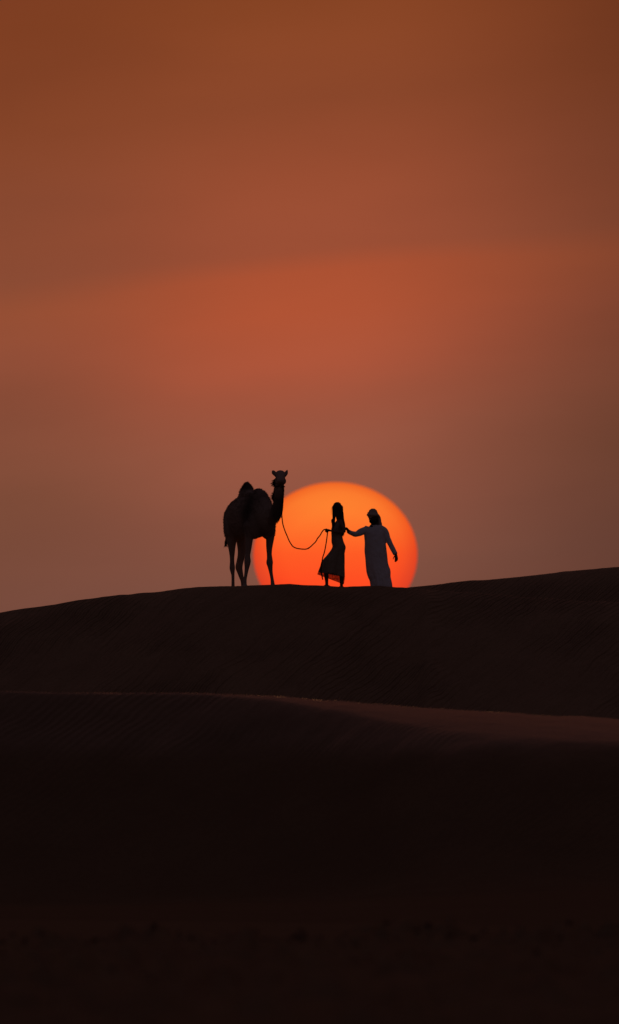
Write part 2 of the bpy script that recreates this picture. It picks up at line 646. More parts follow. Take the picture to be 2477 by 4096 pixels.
def near_dune(x, y):
    zr = smooth_interp(x, nx_, nz_, 0.3)
    zr = zr + 0.010 * fbm(x * 1.3, 0 * x + 4.1, 51, 4) * np.exp(-(x / 9) ** 2)
    w = smooth_interp(x, dxs, dys, 0.3)          # depth of the gentle shelf in front of the ridge
    yr = YN + 0.2 * fbm(x * 0.4, 0 * x + 1.1, 55, 3) * np.exp(-(x / 9) ** 2) - (np.abs(x) / 50) ** 2 * 4
    t = y - yr
    s = np.maximum(-t, 0)
    b = np.maximum(t, 0)
    # shelf slope about 5 degrees, then bends over smoothly into the lee face
    q = s - w
    sl = 0.05 + 0.38 * w
    lee = 0.40 * np.where(q > 0, q * q / (q + sl), 0)
    ss = np.minimum(s, w)
    drop = 0.02 * s + 0.062 * ss * ss / np.maximum(w, 0.02) + 0.124 * np.maximum(s - w, 0) + 0.8 * lee
    z = zr - np.where(t < 0, drop, 0.01 * b + 0.004 * b * b)
    along = (x * 0.505 + y * 0.863)
    across = (x * 0.863 - y * 0.505)
    fm = sstep(q, 0.0, 1.5)
    z = z + fm * (0.05 * fbm(across * 0.7, along * 0.12, 61, 4))
    z = z + 0.006 * fbm(x * 2.2, y * 2.2, 66, 3) * np.exp(-(x / 10) ** 2)
    # foot eases into a low apron that rises to the right and runs out over the flat
    fl = GZ - 0.03 + (0.05 + 0.26 * sstep(x, -3.5, 5.0) * np.exp(-(np.maximum(x - 5, 0) / 15) ** 2)) * sstep(y, 160, 233)
    fl = fl + 0.03 * fbm(x * 0.5, y * 0.08, 131, 3) * sstep(y, 170, 215) * np.exp(-(x / 12) ** 2)
    e = z - fl
    return fl + 0.35 * np.log1p(np.exp(np.clip(e / 0.35, -40, 40)))


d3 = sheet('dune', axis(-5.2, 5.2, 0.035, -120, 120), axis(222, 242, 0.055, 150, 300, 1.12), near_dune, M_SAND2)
tag(d3, 'nearer low dune with a soft pale shelf along its right brink', 'dune', kind='structure')

# ------------------------------------------------------------------ sand flat, trodden in front, out to the horizon
random.seed(5)
pits = [(rng.uniform(-4.0, 4.0), 136.0 - abs(rng.normal(0, 1)) * 10 ** rng.uniform(0, 1.2), rng.uniform(0.06, 0.16), rng.uniform(0.02, 0.055)) for _ in range(620)]


def flat(x, y):
    z = np.full_like(x, GZ)
    edge = 136 + 3 * fbm(x * 0.5, 0 * x + 5.5, 77, 3)
    rg = sstep(edge - y, 0, 2.0) * sstep(y, 40, 70) * np.exp(-(x / 14) ** 2)
    near = (np.abs(x) < 8) & (y > 55) & (y < 140)
    zz = np.zeros_like(x)
    xn, yn = x[near], y[near]
    lump = 0.065 * fbm(xn * 1.8, yn * 0.4, 101, 4) + 0.12 * np.maximum(0, fbm(xn * 4.5, yn * 0.8, 111, 3) - 0.15)
    for px, py, pr, pd in pits:
        dx = (xn - px) / pr
        dy = (yn - py) / (pr * 1.8)
        k = np.abs(dx) + np.abs(dy) < 5
        r2 = dx[k] ** 2 + dy[k] ** 2
        lump[k] += pd * (1.0 * np.exp(-((np.sqrt(r2) - 1.3) / 0.4) ** 2) - 1.0 * np.exp(-r2 * 1.5))
    zz[near] = lump
    z = z + rg * zz + 0.03 * rg
    z = z + 0.02 * fbm(x * 0.15, y * 0.04, 121, 3) * np.exp(-((y - 170) / 70) ** 2) * np.exp(-(x / 30) ** 2)
    return z


gx = axis(-3.2, 3.2, 0.04, -20000, 20000, 1.22)
gy = np.concatenate([axis(66, 139, 0.10, -3000, 139, 1.25), 139 + np.cumsum(np.array([0.2 * 1.12 ** i for i in range(98)]))])
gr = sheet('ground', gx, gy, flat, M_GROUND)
tag(gr, 'dark trodden desert sand across the bottom of the picture', 'ground', kind='structure')

# crumbled clods and dry scraps strewn where the flat has been trodden
bm = bmesh.new()
cx0 = np.array([random.uniform(-3.6, 3.6) for _ in range(1500)])
cfar = np.array([random.random() < 0.5 for _ in range(1500)])
cy0 = np.where(cfar, [random.gauss(133.0, 3.0) for _ in range(1500)], [random.uniform(78, 131) for _ in range(1500)])
cg0 = flat(cx0, cy0)
for x, y, g, far in zip(cx0, cy0, cg0, cfar):
    q = (0.008 + 0.018 * random.random() ** 2.2) * (1.0 if far else 0.75)
    m4 = Matrix.Translation((x, y, g + q * 0.2)) @ Matrix.Rotation(random.uniform(0, 3.1), 4, 'Z') @ Matrix.Diagonal((q * random.uniform(1.0, 2.6), q * random.uniform(1, 2), q * random.uniform(0.5, 1.1), 1))
    res = bmesh.ops.create_icosphere(bm, subdivisions=1, radius=1.0, matrix=m4)
    for v in res['verts']:
        v.co += Vector((random.uniform(-1, 1), random.uniform(-1, 1), random.uniform(-1, 1))) * q * 0.25
cl = link('sand_clods', mesh_of(bm, 'sand_clods'), mat('dark_clod', plain((0.19, 0.115, 0.075), 1.0, 0.0, 12, 0.5, 0.004)))
tag(cl, 'dark crumbled clods strewn over the trodden foreground sand', 'clods', kind='stuff')

# ------------------------------------------------------------------ the setting sun, flattened by refraction
LS = 30000.0
bm = bmesh.new()
bmesh.ops.create_icosphere(bm, subdivisions=6, radius=1.0)
me = mesh_of(bm, 'sun')


def sun_m(N):
    t = N.n('ShaderNodeTexCoord')
    s = N.n('ShaderNodeSeparateXYZ')
    N.put(s.inputs[0], t.outputs['Object'])
    zc = N.m('ADD', N.m('MULTIPLY', s.outputs[2], 0.5), 0.5)
    rr = N.m('SQRT', N.m('ADD', N.m('MULTIPLY', s.outputs[0], s.outputs[0]), N.m('MULTIPLY', s.outputs[2], s.outputs[2])))
    nz_ = noise(N, s.outputs[2], 3.0, 2)
    body = N.ramp(zc, [(0.0, s2l((250, 66, 33))), (0.30, s2l((255, 78, 35))), (0.50, s2l((255, 92, 37))), (0.60, s2l((255, 106, 41))),
                       (0.72, s2l((255, 121, 46))), (0.85, s2l((255, 134, 50))), (1.0, s2l((255, 139, 52)))])
    # limb darkening
    limb = N.ramp(rr, [(0.0, (1, 1, 1)), (0.60, (1, 0.97, 0.97)), (0.85, (0.97, 0.80, 0.82)), (0.96, (0.90, 0.58, 0.60)), (1.0, (0.80, 0.42, 0.45))])
    lowedge = N.m('MULTIPLY', N.rng(zc, 0.35, 0.75, 1.0, 0.0), N.rng(rr, 0.70, 1.0, 0.0, 1.0))
    c = N.mix(1.0, body, limb, 'MULTIPLY')
    c = N.mix(N.m('MULTIPLY', lowedge, 0.35), c, s2l((190, 80, 52)))
    e = N.n('ShaderNodeEmission')
    N.put(e.inputs[0], c)
    e.inputs[1].default_value = 1.0
    out(N, e.outputs[0])


sun = link('sun', me, mat('sun_glow', sun_m))
sun.location = (LS * math.tan(SUN_AZ), LS, LS * math.tan(SUN_EL))
sun.scale = (328 * PX * LS, 328 * PX * LS, 291 * PX * LS)
tag(sun, 'huge flattened orange setting sun low behind the dune crest', 'sun')


# ================================================================== CAMEL
def conv(u0, v0, k):
    def f(cx, cy, dy=0.0):
        return at(u0 + cx * k, v0 + cy * k, D + dy)
    return f, k * PX * D


C, kc = conv(850, 1840, 0.26846)
HD = R(62)
hv = Vector((math.cos(HD), -math.sin(HD), 0))
rv = Vector((-math.sin(HD), -math.cos(HD), 0))
base = C(555, 1860, 0)


def L(l, w, z):
    return Vector((base.x, base.y, base.z)) + hv * l + rv * w + Vector((0, 0, z))


camel = empty('camel', (base.x, base.y, G(base.x, base.y)))
tag(camel, 'one-humped camel standing on the crest, head turned to the viewer', 'camel')
bm = bmesh.new()
# trunk: (l, top, bottom, half width)
tr = [(-0.90, 1.48, 1.10, 0.13), (-0.80, 1.62, 0.99, 0.19), (-0.62, 1.73, 0.95, 0.235), (-0.35, 1.82, 0.945, 0.29), (-0.1, 1.87, 0.94, 0.33),
      (0.15, 1.86, 0.945, 0.335), (0.38, 1.87, 0.965, 0.30), (0.58, 1.80, 1.00, 0.25), (0.75, 1.66, 1.06, 0.20)]
loft(bm, [(L(l, 0, (a + b) / 2), h, (a - b) / 2) for l, a, b, h in
          [tuple(float(q) for q in np.array(tr[i]) * (1 - t) + np.array(tr[i + 1]) * t) for i in range(len(tr) - 1) for t in (0, 0.5)] + [tr[-1]]],
     seg=28, up=Vector((0, 0, 1)))
# hump and withers
slo_loft(bm, [(L(-0.10, 0, 1.50), 0.26, 0.34), (L(-0.11, 0, 1.72), 0.20, 0.27), (L(-0.12, 0, 1.90), 0.15, 0.19), (L(-0.11, 0.0, 2.00), 0.112, 0.14), (L(-0.12, 0.0, 2.075), 0.060, 0.075)], up=hv)
slo_loft(bm, [(L(0.42, -0.03, 1.35), 0.27, 0.27), (L(0.42, -0.03, 1.62), 0.235, 0.25), (L(0.41, -0.01, 1.75), 0.21, 0.22), (L(0.39, -0.01, 1.83), 0.165, 0.18), (L(0.37, 0.0, 1.87), 0.125, 0.14)], up=hv)
slo_loft(bm, [(L(0.35, 0, 1.80), 0.17, 0.15), (L(0.15, 0, 1.83), 0.16, 0.12), (L(-0.05, 0, 1.85), 0.16, 0.13)], up=Vector((0, 0, 1)))
# shoulders, haunches, chest pad
blob(bm, L(0.50, 0.14, 1.25), 0.17, 0.20, 0.32)
blob(bm, L(0.50, -0.14, 1.25), 0.17, 0.20, 0.32)
blob(bm, L(-0.60, 0.15, 1.20), 0.125, 0.2, 0.32)
blob(bm, L(-0.62, -0.13, 1.20), 0.125, 0.2, 0.32)
blob(bm, L(0.30, 0.03, 1.03), 0.13, 0.13, 0.075)
# neck
slo_loft(bm, [(C(800, 800, -0.50), 150 * kc, 0.20), (C(872, 850, -0.66), 118 * kc, 0.19), (C(930, 800, -0.84), 98 * kc, 0.155), (C(960, 735, -0.96), 82 * kc, 0.135),
              (C(974, 660, -1.03), 74 * kc, 0.12), (C(982, 580, -1.07), 68 * kc, 0.11), (C(992, 500, -1.09), 67 * kc, 0.105), (C(1000, 420, -1.08), 64 * kc, 0.105),
              (C(1006, 350, -1.07), 66 * kc, 0.11), (C(1010, 280, -1.05), 66 * kc, 0.10)])


# head, looking at the viewer
def H(cx, cy, dy, rx, rz):
    return (C(cx, cy, dy), rx * kc, rz * kc)


loft(bm, spline([H(1011, 235, -0.98, 66, 58), H(1012, 222, -1.06, 80, 68), H(1013, 232, -1.16, 79, 78), H(1014, 262, -1.28, 66, 74),
                 H(1014, 288, -1.40, 55, 58), H(1014, 304, -1.50, 53, 48), H(1014, 312, -1.57, 44, 36)], 3), seg=22, up=Vector((0, 0, 1)))
blob(bm, C(957, 315, -1.13), 27 * kc, 0.07, 42 * kc)      # jaw corners
blob(bm, C(1070, 315, -1.13), 30 * kc, 0.07, 44 * kc)
blob(bm, C(1012, 335, -1.2), 62 * kc, 0.14, 30 * kc)
blob(bm, C(950, 222, -1.15), 16 * kc, 0.035, 16 * kc)     # brows
blob(bm, C(1076, 222, -1.15), 16 * kc, 0.035, 16 * kc)
blob(bm, C(995, 296, -1.56), 13 * kc, 0.022, 12 * kc)     # nostril ridges and lips
blob(bm, C(1033, 296, -1.56), 13 * kc, 0.022, 12 * kc)
blob(bm, C(1014, 340, -1.50), 34 * kc, 0.05, 17 * kc)
# ears
for pts in ([(944, 224, -1.02, 26, .02), (922, 198, -1.01, 34, .022), (906, 175, -1.0, 30, .018), (897, 160, -1.0, 17, .012)],
            [(1076, 228, -1.02, 27, .02), (1093, 204, -1.01, 32, .022), (1107, 176, -1.0, 24, .018), (1115, 148, -1.0, 8, .01)]):
    slo_loft(bm, [(C(a, b, c), d * kc, e) for a, b, c, d, e in pts], n=3, seg=12)


def leg(rows, top_dy, dyf, depth=1.05):
    """rows: (cx, cy, half width) down the leg; the last one is on the sand"""
    n = len(rows)
    rg_ = []
    for i, (a, b, r) in enumerate(rows):
        dy = top_dy + (dyf - top_dy) * i / (n - 1)
        rg_.append((C(a, b, dy), r * kc + 0.008, r * kc * depth + 0.008))
    p = rg_[-1][0]
    g = G(p.x, p.y)
    p = Vector((p.x, p.y, g + 0.02))
    rg_[-1] = (p, rg_[-1][1], rg_[-1][2])
    slo_loft(bm, rg_, seg=18)
    # two-toed pad
    for s_ in (-1, 1):
        blob(bm, Vector((p.x + s_ * 0.028, p.y - 0.05, g + 0.028)), 0.042, 0.10, 0.036)
    return p


feet = [
    leg([(290, 1000, 115), (285, 1120, 86), (286, 1200, 72), (289, 1300, 50), (292, 1380, 38), (293, 1460, 29), (294, 1530, 29), (296, 1610, 36), (300, 1665, 27), (306, 1720, 19), (307, 1800, 18), (308, 1850, 22)], 0.42, 0.46),
    leg([(440, 1020, 110), (432, 1140, 80), (430, 1220, 66), (436, 1340, 55), (428, 1440, 50), (408, 1530, 47), (396, 1600, 48), (412, 1670, 38), (430, 1740, 30), (450, 1810, 24), (462, 1850, 27)], 0.60, 0.62),
    leg([(560, 980, 105), (552, 1090, 78), (545, 1180, 56), (538, 1300, 42), (526, 1420, 34), (523, 1500, 44), (520, 1550, 40), (513, 1610, 29), (500, 1700, 21), (487, 1790, 19), (484, 1850, 27)], -0.52, -0.50),
    leg([(850, 930, 92), (866, 1060, 67), (858, 1180, 55), (848, 1300, 42), (848, 1400, 33), (853, 1470, 37), (853, 1530, 45), (860, 1590, 33), (873, 1680, 22), (890, 1780, 20), (903, 1850, 30)], -0.33, -0.40)]
# tail
slo_loft(bm, [(L(-0.90, 0.0, 1.42), 0.04, 0.05), (L(-1.0, 0.02, 1.30), 0.03, 0.035), (C(205, 1010, 0.86), 0.02, 0.022), (C(196, 1120, 0.86), 0.014, 0.015), (C(203, 1210, 0.86), 0.011, 0.012)], seg=12)
body = fuse(bm, 'body', 0.0115, it=2)
# darker hair over hump, withers, shoulder and neck
co = np.empty(len(body.vertices) * 3)
body.vertices.foreach_get('co', co)
co = co.reshape(-1, 3) - np.array(base)
ll = co @ np.array(hv)
zz = co[:, 2]
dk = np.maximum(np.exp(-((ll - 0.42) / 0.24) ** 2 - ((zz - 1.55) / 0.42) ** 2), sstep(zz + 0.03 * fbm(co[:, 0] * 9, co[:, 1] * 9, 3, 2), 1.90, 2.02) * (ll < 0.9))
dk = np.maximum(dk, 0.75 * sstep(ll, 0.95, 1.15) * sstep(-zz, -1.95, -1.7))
att = body.attributes.new('dark_coat', 'FLOAT', 'POINT')
att.data.foreach_set('value', np.clip(dk, 0, 1).astype(np.float32))
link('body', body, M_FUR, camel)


def tuft(n, fn, r=(0.003, 0.006)):
    b_ = bmesh.new()
    it = []
    for i in range(n):
        p, d, ln = fn(i / n)
        q = [p]
        v = d.normalized()
        for s_ in range(4):
            v = (v + Vector((random.uniform(-.22, .22), random.uniform(-.22, .22), -0.12 + random.uniform(-.12, .12)))).normalized()
            q.append(q[-1] + v * ln / 4)
        it.append((q, random.uniform(*r)))
    strands(b_, it)
    return mesh_of(b_, 'hair')


def nape(t):
    # left/back outline of the neck, from behind the jaw to the withers
    ys = 262 + 330 * (t ** 0.9)
    left_x = np.interp(ys, [250, 350, 420, 500, 560, 620], [950, 948, 944, 934, 926, 915])
    p = C(left_x + random.uniform(-2, 22), ys, -0.98 + random.uniform(-0.05, 0.03))
    big = np.interp(ys, [255, 290, 320, 350, 380, 430, 500, 540, 600], [0.5, 0.95, 1.0, 0.7, 0.3, 0.45, 0.9, 0.7, 0.25])
    return p, Vector((-1, random.uniform(0.0, 0.5), random.uniform(-1.3, -0.1))), 0.145 * big * random.uniform(0.5, 1.15)


link('mane', tuft(900, nape, (0.004, 0.008)), M_HAIR_C, camel)


def hump_tuft(t):
    a = random.uniform(0, 6.283)
    q = math.sqrt(random.random())
    p = L(-0.13 + 0.10 * q * math.cos(a), 0.085 * q * math.sin(a), 2.085 - 0.09 * q * q)
    return p, Vector((random.uniform(-.5, .5) + 0.5 * (p.x - L(-.13, 0, 0).x) / .1, random.uniform(-.3, .3), 1.0)), random.uniform(0.025, 0.062)


link('hump_hair', tuft(380, hump_tuft), M_HAIR_C, camel)


def tail_tuft(t):
    p = C(202 + random.uniform(-5, 7), 1165 + 75 * t, 0.86 + random.uniform(-.01, .01))
    return p, Vector((random.uniform(-.45, .25), random.uniform(-.3, .3), -1)), random.uniform(0.05, 0.125)


link('tail_tuft', tuft(170, tail_tuft, (0.004, 0.008)), M_HAIR_C, camel)


# short shaggy coat standing off the back, flanks, hump and neck
nb = len(body.vertices)
nrm_ = np.empty(nb * 3)
body.vertices.foreach_get('normal', nrm_)
nrm_ = nrm_.reshape(-1, 3)
pick = [i for i in rng.permutation(nb) if co[i, 2] > 1.0 and not (ll[i] > 1.0 and co[i, 2] > 1.98)][:9000]
b_ = bmesh.new()
it = []
for i in pick:
    p = Vector(co[i]) + base
    n_ = Vector(nrm_[i])
    ln = random.uniform(0.012, 0.030) * (1.5 if co[i, 2] > 1.7 else 1.0)
    v = (n_ * random.uniform(0.5, 1.0) + Vector((random.uniform(-.3, .3), random.uniform(-.3, .3), -0.7))).normalized()
    it.append(([p - n_ * 0.004, p + v * ln * 0.5, p + v * ln + Vector((0, 0, -0.2 * ln))], random.uniform(0.0025, 0.005)))
strands(b_, it)
coat = mesh_of(b_, 'coat_hair')
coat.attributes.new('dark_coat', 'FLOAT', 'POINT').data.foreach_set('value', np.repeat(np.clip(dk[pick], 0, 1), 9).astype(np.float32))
link('coat_hair', coat, M_FUR, camel)


def throat(t):
    ys = 350 + 430 * t
    p = C(np.interp(ys, [350, 450, 560, 680, 760, 800], [1058, 1056, 1045, 1043, 1036, 1022]) - random.uniform(3, 14), ys, -1.10 + random.uniform(-0.05, 0.04))
    return p, Vector((0.5, random.uniform(-0.6, 0.2), -1)), random.uniform(0.02, 0.04)


link('throat_hair', tuft(200, throat), M_HAIR_C, camel)
for ex, sd in ((938, -1), (1089, 1)):
    b_ = bmesh.new()
    blob(b_, C(ex, 236, -1.195), 0.018, 0.022, 0.020)
    link('eye', mesh_of(b_, 'eye'), M_EYE, camel)
for ex in (995, 1033):
    b_ = bmesh.new()
    blob(b_, C(ex, 300, -1.582), 0.011, 0.006, 0.005, Matrix.Rotation(0.5 if ex > 1010 else -0.5, 3, 'Y'))
    link('nostril', mesh_of(b_, 'nostril'), M_EYE, camel)
b_ = bmesh.new()
slo_loft(b_, [(C(960, 322, -1.44), 0.004, 0.006), (C(985, 328, -1.54), 0.004, 0.008), (C(1014, 326, -1.59), 0.004, 0.008), (C(1043, 328, -1.54), 0.004, 0.008), (C(1068, 322, -1.44), 0.004, 0.006)], seg=8)
link('mouth', mesh_of(b_, 'mouth'), M_EYE, camel)


# ================================================================== HANDS
def hand(bm, wrist, d, thumb, nrm, curl=0.5, sc=1.0, wr=0.024):
    """wrist point, pointing direction, thumb side, direction the palm faces"""
    d = d.normalized()
    thumb = (thumb - d * thumb.dot(d)).normalized()
    n = d.cross(thumb)
    if n.dot(nrm) < 0:
        n = -n
    pw = 0.040 * sc
    loft(bm, [(wrist - d * 0.03, wr * 0.85, wr), (wrist, wr * 0.8, wr), (wrist + d * 0.035 * sc, 0.015 * sc, pw * 0.9), (wrist + d * 0.075 * sc, 0.014 * sc, pw), (wrist + d * 0.095 * sc, 0.011 * sc, pw * 0.96)],
         seg=14, up=thumb)
    kn = wrist + d * 0.095 * sc
    for i, (off, ln) in enumerate(((0.031, 0.072), (0.0105, 0.080), (-0.0105, 0.075), (-0.031, 0.058))):
        p = kn + thumb * off * sc - d * (0.004 * abs(i - 1))
        a = 0.25 * curl
        pts = [(p - d * 0.015, 0.0085 * sc, 0.0085 * sc)]
        v = d
        for j, fr in enumerate((0.42, 0.32, 0.26)):
            a += curl * (0.75 + 0.1 * i)
            v = d * math.cos(a) + n * math.sin(a)
            if j == 0:
                pts.append((p, 0.0088 * sc, 0.0088 * sc))
            p = p + v * ln * fr * sc
            pts.append((p, (0.0084 - 0.0007 * j) * sc, (0.0084 - 0.0007 * j) * sc))
        loft(bm, pts, seg=10)
    tb = wrist + d * 0.03 * sc + thumb * 0.028 * sc + n * 0.008
    v1_ = (d * 0.75 + thumb * 0.65 + n * 0.35 * (0.5 + curl)).normalized()
    v2_ = (d * 0.9 + thumb * 0.15 + n * 0.6 * (0.3 + curl)).normalized()
    loft(bm, [(tb - v1_ * 0.015, 0.012 * sc, 0.012 * sc), (tb + v1_ * 0.03 * sc, 0.0105 * sc, 0.0105 * sc), (tb + v1_ * 0.045 * sc + v2_ * 0.012, 0.0095 * sc, 0.0095 * sc), (tb + v1_ * 0.045 * sc + v2_ * 0.038 * sc, 0.008 * sc, 0.008 * sc)], seg=10)


def foot(bm, ankle, g, d, ln=0.24, r=0.032):
    d = d.normalized()
    heel = Vector((ankle.x, ankle.y, g + 0.045)) - d * 0.045
    toe = Vector((ankle.x, ankle.y, g + 0.022)) + d * (ln - 0.07)
    loft(bm, [(heel, 0.033, 0.040), (heel + d * 0.07 + Vector((0, 0, 0.01)), 0.034, 0.044), (heel.lerp(toe, 0.62) + Vector((0, 0, 0.004)), 0.042, 0.028), (toe - d * 0.03, 0.043, 0.019), (toe, 0.034, 0.015)], seg=14, up=Vector((0, 0, 1)))
    for k in range(5):
        sd = Vector((-d.y, d.x, 0)) * (-0.032 + 0.016 * k)
        blob(bm, toe + sd + d * (0.012 - 0.006 * abs(k - 1)) - Vector((0, 0, 0.006)), 0.010, 0.014, 0.010)
    loft(bm, [(ankle + Vector((0, 0, 0.04)), r, r), (Vector((ankle.x, ankle.y, g + 0.06)), r * 1.05, r * 1.15), (heel + d * 0.05, 0.03, 0.036)], seg=14)


# ================================================================== WOMAN
Wm, kw = conv(1230, 1980, 0.15826)
wb = Wm(700, 2300, 0)
wbz = G(wb.x, wb.y)
woman = empty('person', (wb.x, wb.y, wbz))
tag(woman, 'person with long dark hair in a long sheer-hemmed dress, leading the camel by its rope', 'person')


def w3(cx, cy, dy, ra, rb):
    return (Wm(cx, cy, dy), ra * kw, rb)


bm = bmesh.new()
slo_loft(bm, [w3(790, 1410, 0, 135, .155), w3(797, 1310, 0, 150, .165), w3(772, 1190, 0, 128, .145), w3(752, 1070, 0, 116, .122), w3(752, 940, 0, 118, .132),
              w3(768, 810, 0, 116, .15), w3(790, 720, 0, 98, .165), w3(800, 660, 0, 70, .15), w3(803, 620, 0, 46, .085)], n=3, seg=24)
blob(bm, Wm(672, 860, -0.075), 0.055, 0.055, 0.06)
blob(bm, Wm(672, 860, 0.075), 0.055, 0.055, 0.06)
slo_loft(bm, [w3(800, 660, 0, 56, .060), w3(788, 580, 0, 48, .052), w3(775, 480, 0, 46, .052)], n=3, seg=16)       # neck
# head turned towards the camel, a little to the viewer
slo_loft(bm, [w3(700, 478, -.012, 24, .026), w3(718, 442, -.01, 58, .050), w3(738, 385, -.005, 82, .064), w3(752, 325, 0, 96, .073), w3(757, 280, 0, 84, .066), w3(757, 250, 0, 52, .05)], n=3, seg=22)
blob(bm, Wm(655, 392, -.012), 0.016, 0.012, 0.014)      # nose
blob(bm, Wm(662, 372, -.012), 0.010, 0.009, 0.022)
blob(bm, Wm(664, 432, -.012), 0.011, 0.020, 0.006)      # lips
blob(bm, Wm(666, 443, -.012), 0.011, 0.018, 0.006)
blob(bm, Wm(676, 475, -.012), 0.014, 0.016, 0.012)      # chin
blob(bm, Wm(672, 335, -.01), 0.016, 0.045, 0.010)       # brow
for s_ in (-1, 1):
    blob(bm, Wm(775, 380, s_ * .074), 0.016, 0.007, 0.028)   # ears
# arm towards the viewer: elbow drawn back, hand forward on the rope
slo_loft(bm, [w3(835, 665, -.13, 52, .045), w3(868, 760, -.175, 46, .042), w3(920, 860, -.19, 44, .038), w3(932, 915, -.19, 42, .036)], n=3, seg=16)
slo_loft(bm, [w3(934, 915, -.19, 42, .036), w3(850, 935, -.19, 40, .034), w3(730, 925, -.185, 34, .029), w3(605, 905, -.17, 27, .022)], n=3, seg=16)
hand(bm, Wm(590, 902, -.17), Wm(460, 878, -.17) - Wm(590, 902, -.17), Vector((0, -.85, .5)), Vector((0, .5, -.85)), 1.1, 1.05, 0.023)
# other arm: elbow down, hand raised below the chin
slo_loft(bm, [w3(790, 665, .13, 52, .045), w3(740, 770, .165, 44, .040), w3(680, 900, .165, 40, .034)], n=3, seg=16)
slo_loft(bm, [w3(680, 905, .165, 40, .034), w3(655, 850, .12, 36, .030), w3(645, 760, .05, 28, .024), w3(640, 725, .02, 26, .021)], n=3, seg=16)
hand(bm, Wm(640, 725, .02), Wm(625, 560, -.03) - Wm(640, 725, .02), Vector((-.6, -.6, 0)), Vector((1, 0, 0)), 0.55, 0.9, 0.020)
# legs
slo_loft(bm, [w3(765, 1380, -.075, 110, .085), w3(690, 1530, -.08, 92, .078), w3(580, 1700, -.09, 74, .066), w3(498, 1830, -.09, 64, .056), w3(476, 1930, -.085, 58, .052), w3(478, 2030, -.08, 58, .050), w3(485, 2130, -.075, 48, .040), w3(490, 2220, -.075, 38, .031)], seg=18)
a1 = Wm(490, 2225, -.075)
foot(bm, a1, G(a1.x, a1.y), Vector((-1, -0.35, 0)), 0.235)
slo_loft(bm, [w3(825, 1380, .075, 115, .085), w3(850, 1540, .08, 95, .078), w3(872, 1720, .085, 74, .064), w3(878, 1850, .085, 64, .056), w3(872, 1960, .085, 64, .053), w3(872, 2060, .085, 62, .05), w3(865, 2180, .085, 50, .038), w3(862, 2270, .085, 40, .031)], seg=18)
a2 = Wm(862, 2285, .085)
foot(bm, a2, G(a2.x, a2.y), Vector((-1, -0.5, 0)), 0.235)
link('body', fuse(bm, 'body', 0.0052, it=2), M_SKIN, woman)

# hair: cap and long falls at the back, one lock in front of the shoulder
bm = bmesh.new()
slo_loft(bm, [w3(757, 252, 0, 104, .070), w3(758, 278, 0, 126, .082), w3(763, 322, 0, 141, .088), w3(780, 385, 0, 130, .088), w3(800, 470, 0, 110, .088),
              w3(820, 560, 0, 100, .09), w3(842, 650, 0, 94, .10), w3(866, 750, 0, 92, .105), w3(880, 850, 0, 82, .10), w3(878, 930, 0, 52, .085), w3(880, 985, 0, 20, .05)], n=3, seg=26,
         fold=lambda t, th: 1 + 0.03 * math.sin(9 * th + 6 * t) + 0.02 * math.sin(17 * th - 5 * t))
link('hair', fuse(bm, 'hair', 0.0075, it=1), M_HAIR, woman)
bm = bmesh.new()
it = []
for i in range(80):
    o_ = random.uniform(-1, 1)
    q = random.uniform(-1, 1)
    sg = -1 if i % 5 == 0 else 1
    it.append(([Wm(700 + 40 * o_, 262, sg * .055 + .012 * q), Wm(672 + 38 * o_, 330, sg * .080 + .012 * q), Wm(676 + 42 * o_, 430, sg * .082 + .012 * q), Wm(672 + 36 * o_, 540, sg * .090 + .012 * q),
                Wm(668 + 30 * o_, 660, sg * .115 + .012 * q), Wm(668 + 26 * o_, 780, sg * .130 + .012 * q), Wm(668 + 30 * o_, 880 + 40 * q, sg * .135 + .012 * q)], 0.0075))
# a few wisps blown forward of the face, and over the back
it.append(([Wm(660, 250, -.02), Wm(622, 305, -.02), Wm(601, 370, -.02), Wm(597, 430, -.02), Wm(603, 490, -.02), Wm(612, 545, -.02)], 0.0035))
it.append(([Wm(650, 270, -.03), Wm(625, 340, -.03), Wm(614, 410, -.03), Wm(616, 470, -.03), Wm(628, 520, -.03)], 0.0028))
for i in range(90):
    a = random.uniform(-1, 1)
    b = random.uniform(0, 1)
    dy = a * .10
    it.append(([Wm(880 - 90 * abs(a), 330, dy), Wm(908 - 80 * abs(a), 450, dy), Wm(918 - 70 * abs(a), 560, dy), Wm(930 - 60 * abs(a), 680, dy), Wm(948 - 60 * abs(a), 780, dy),
                Wm(946 - 60 * abs(a), 880, dy), Wm(930 - 55 * abs(a), 960 + 50 * b, dy), Wm(910 - 40 * abs(a), 1000 + 60 * b, dy)], 0.006))
strands(bm, it)
link('hair_lock', mesh_of(bm, 'hair_lock'), M_HAIR, woman)
for s_ in (-1, 1):
    b_ = bmesh.new()
    blob(b_, Wm(668, 360, -.012 + s_ * .028), 0.010, 0.011, 0.010)
    link('eye', mesh_of(b_, 'eye'), M_EYE, woman)


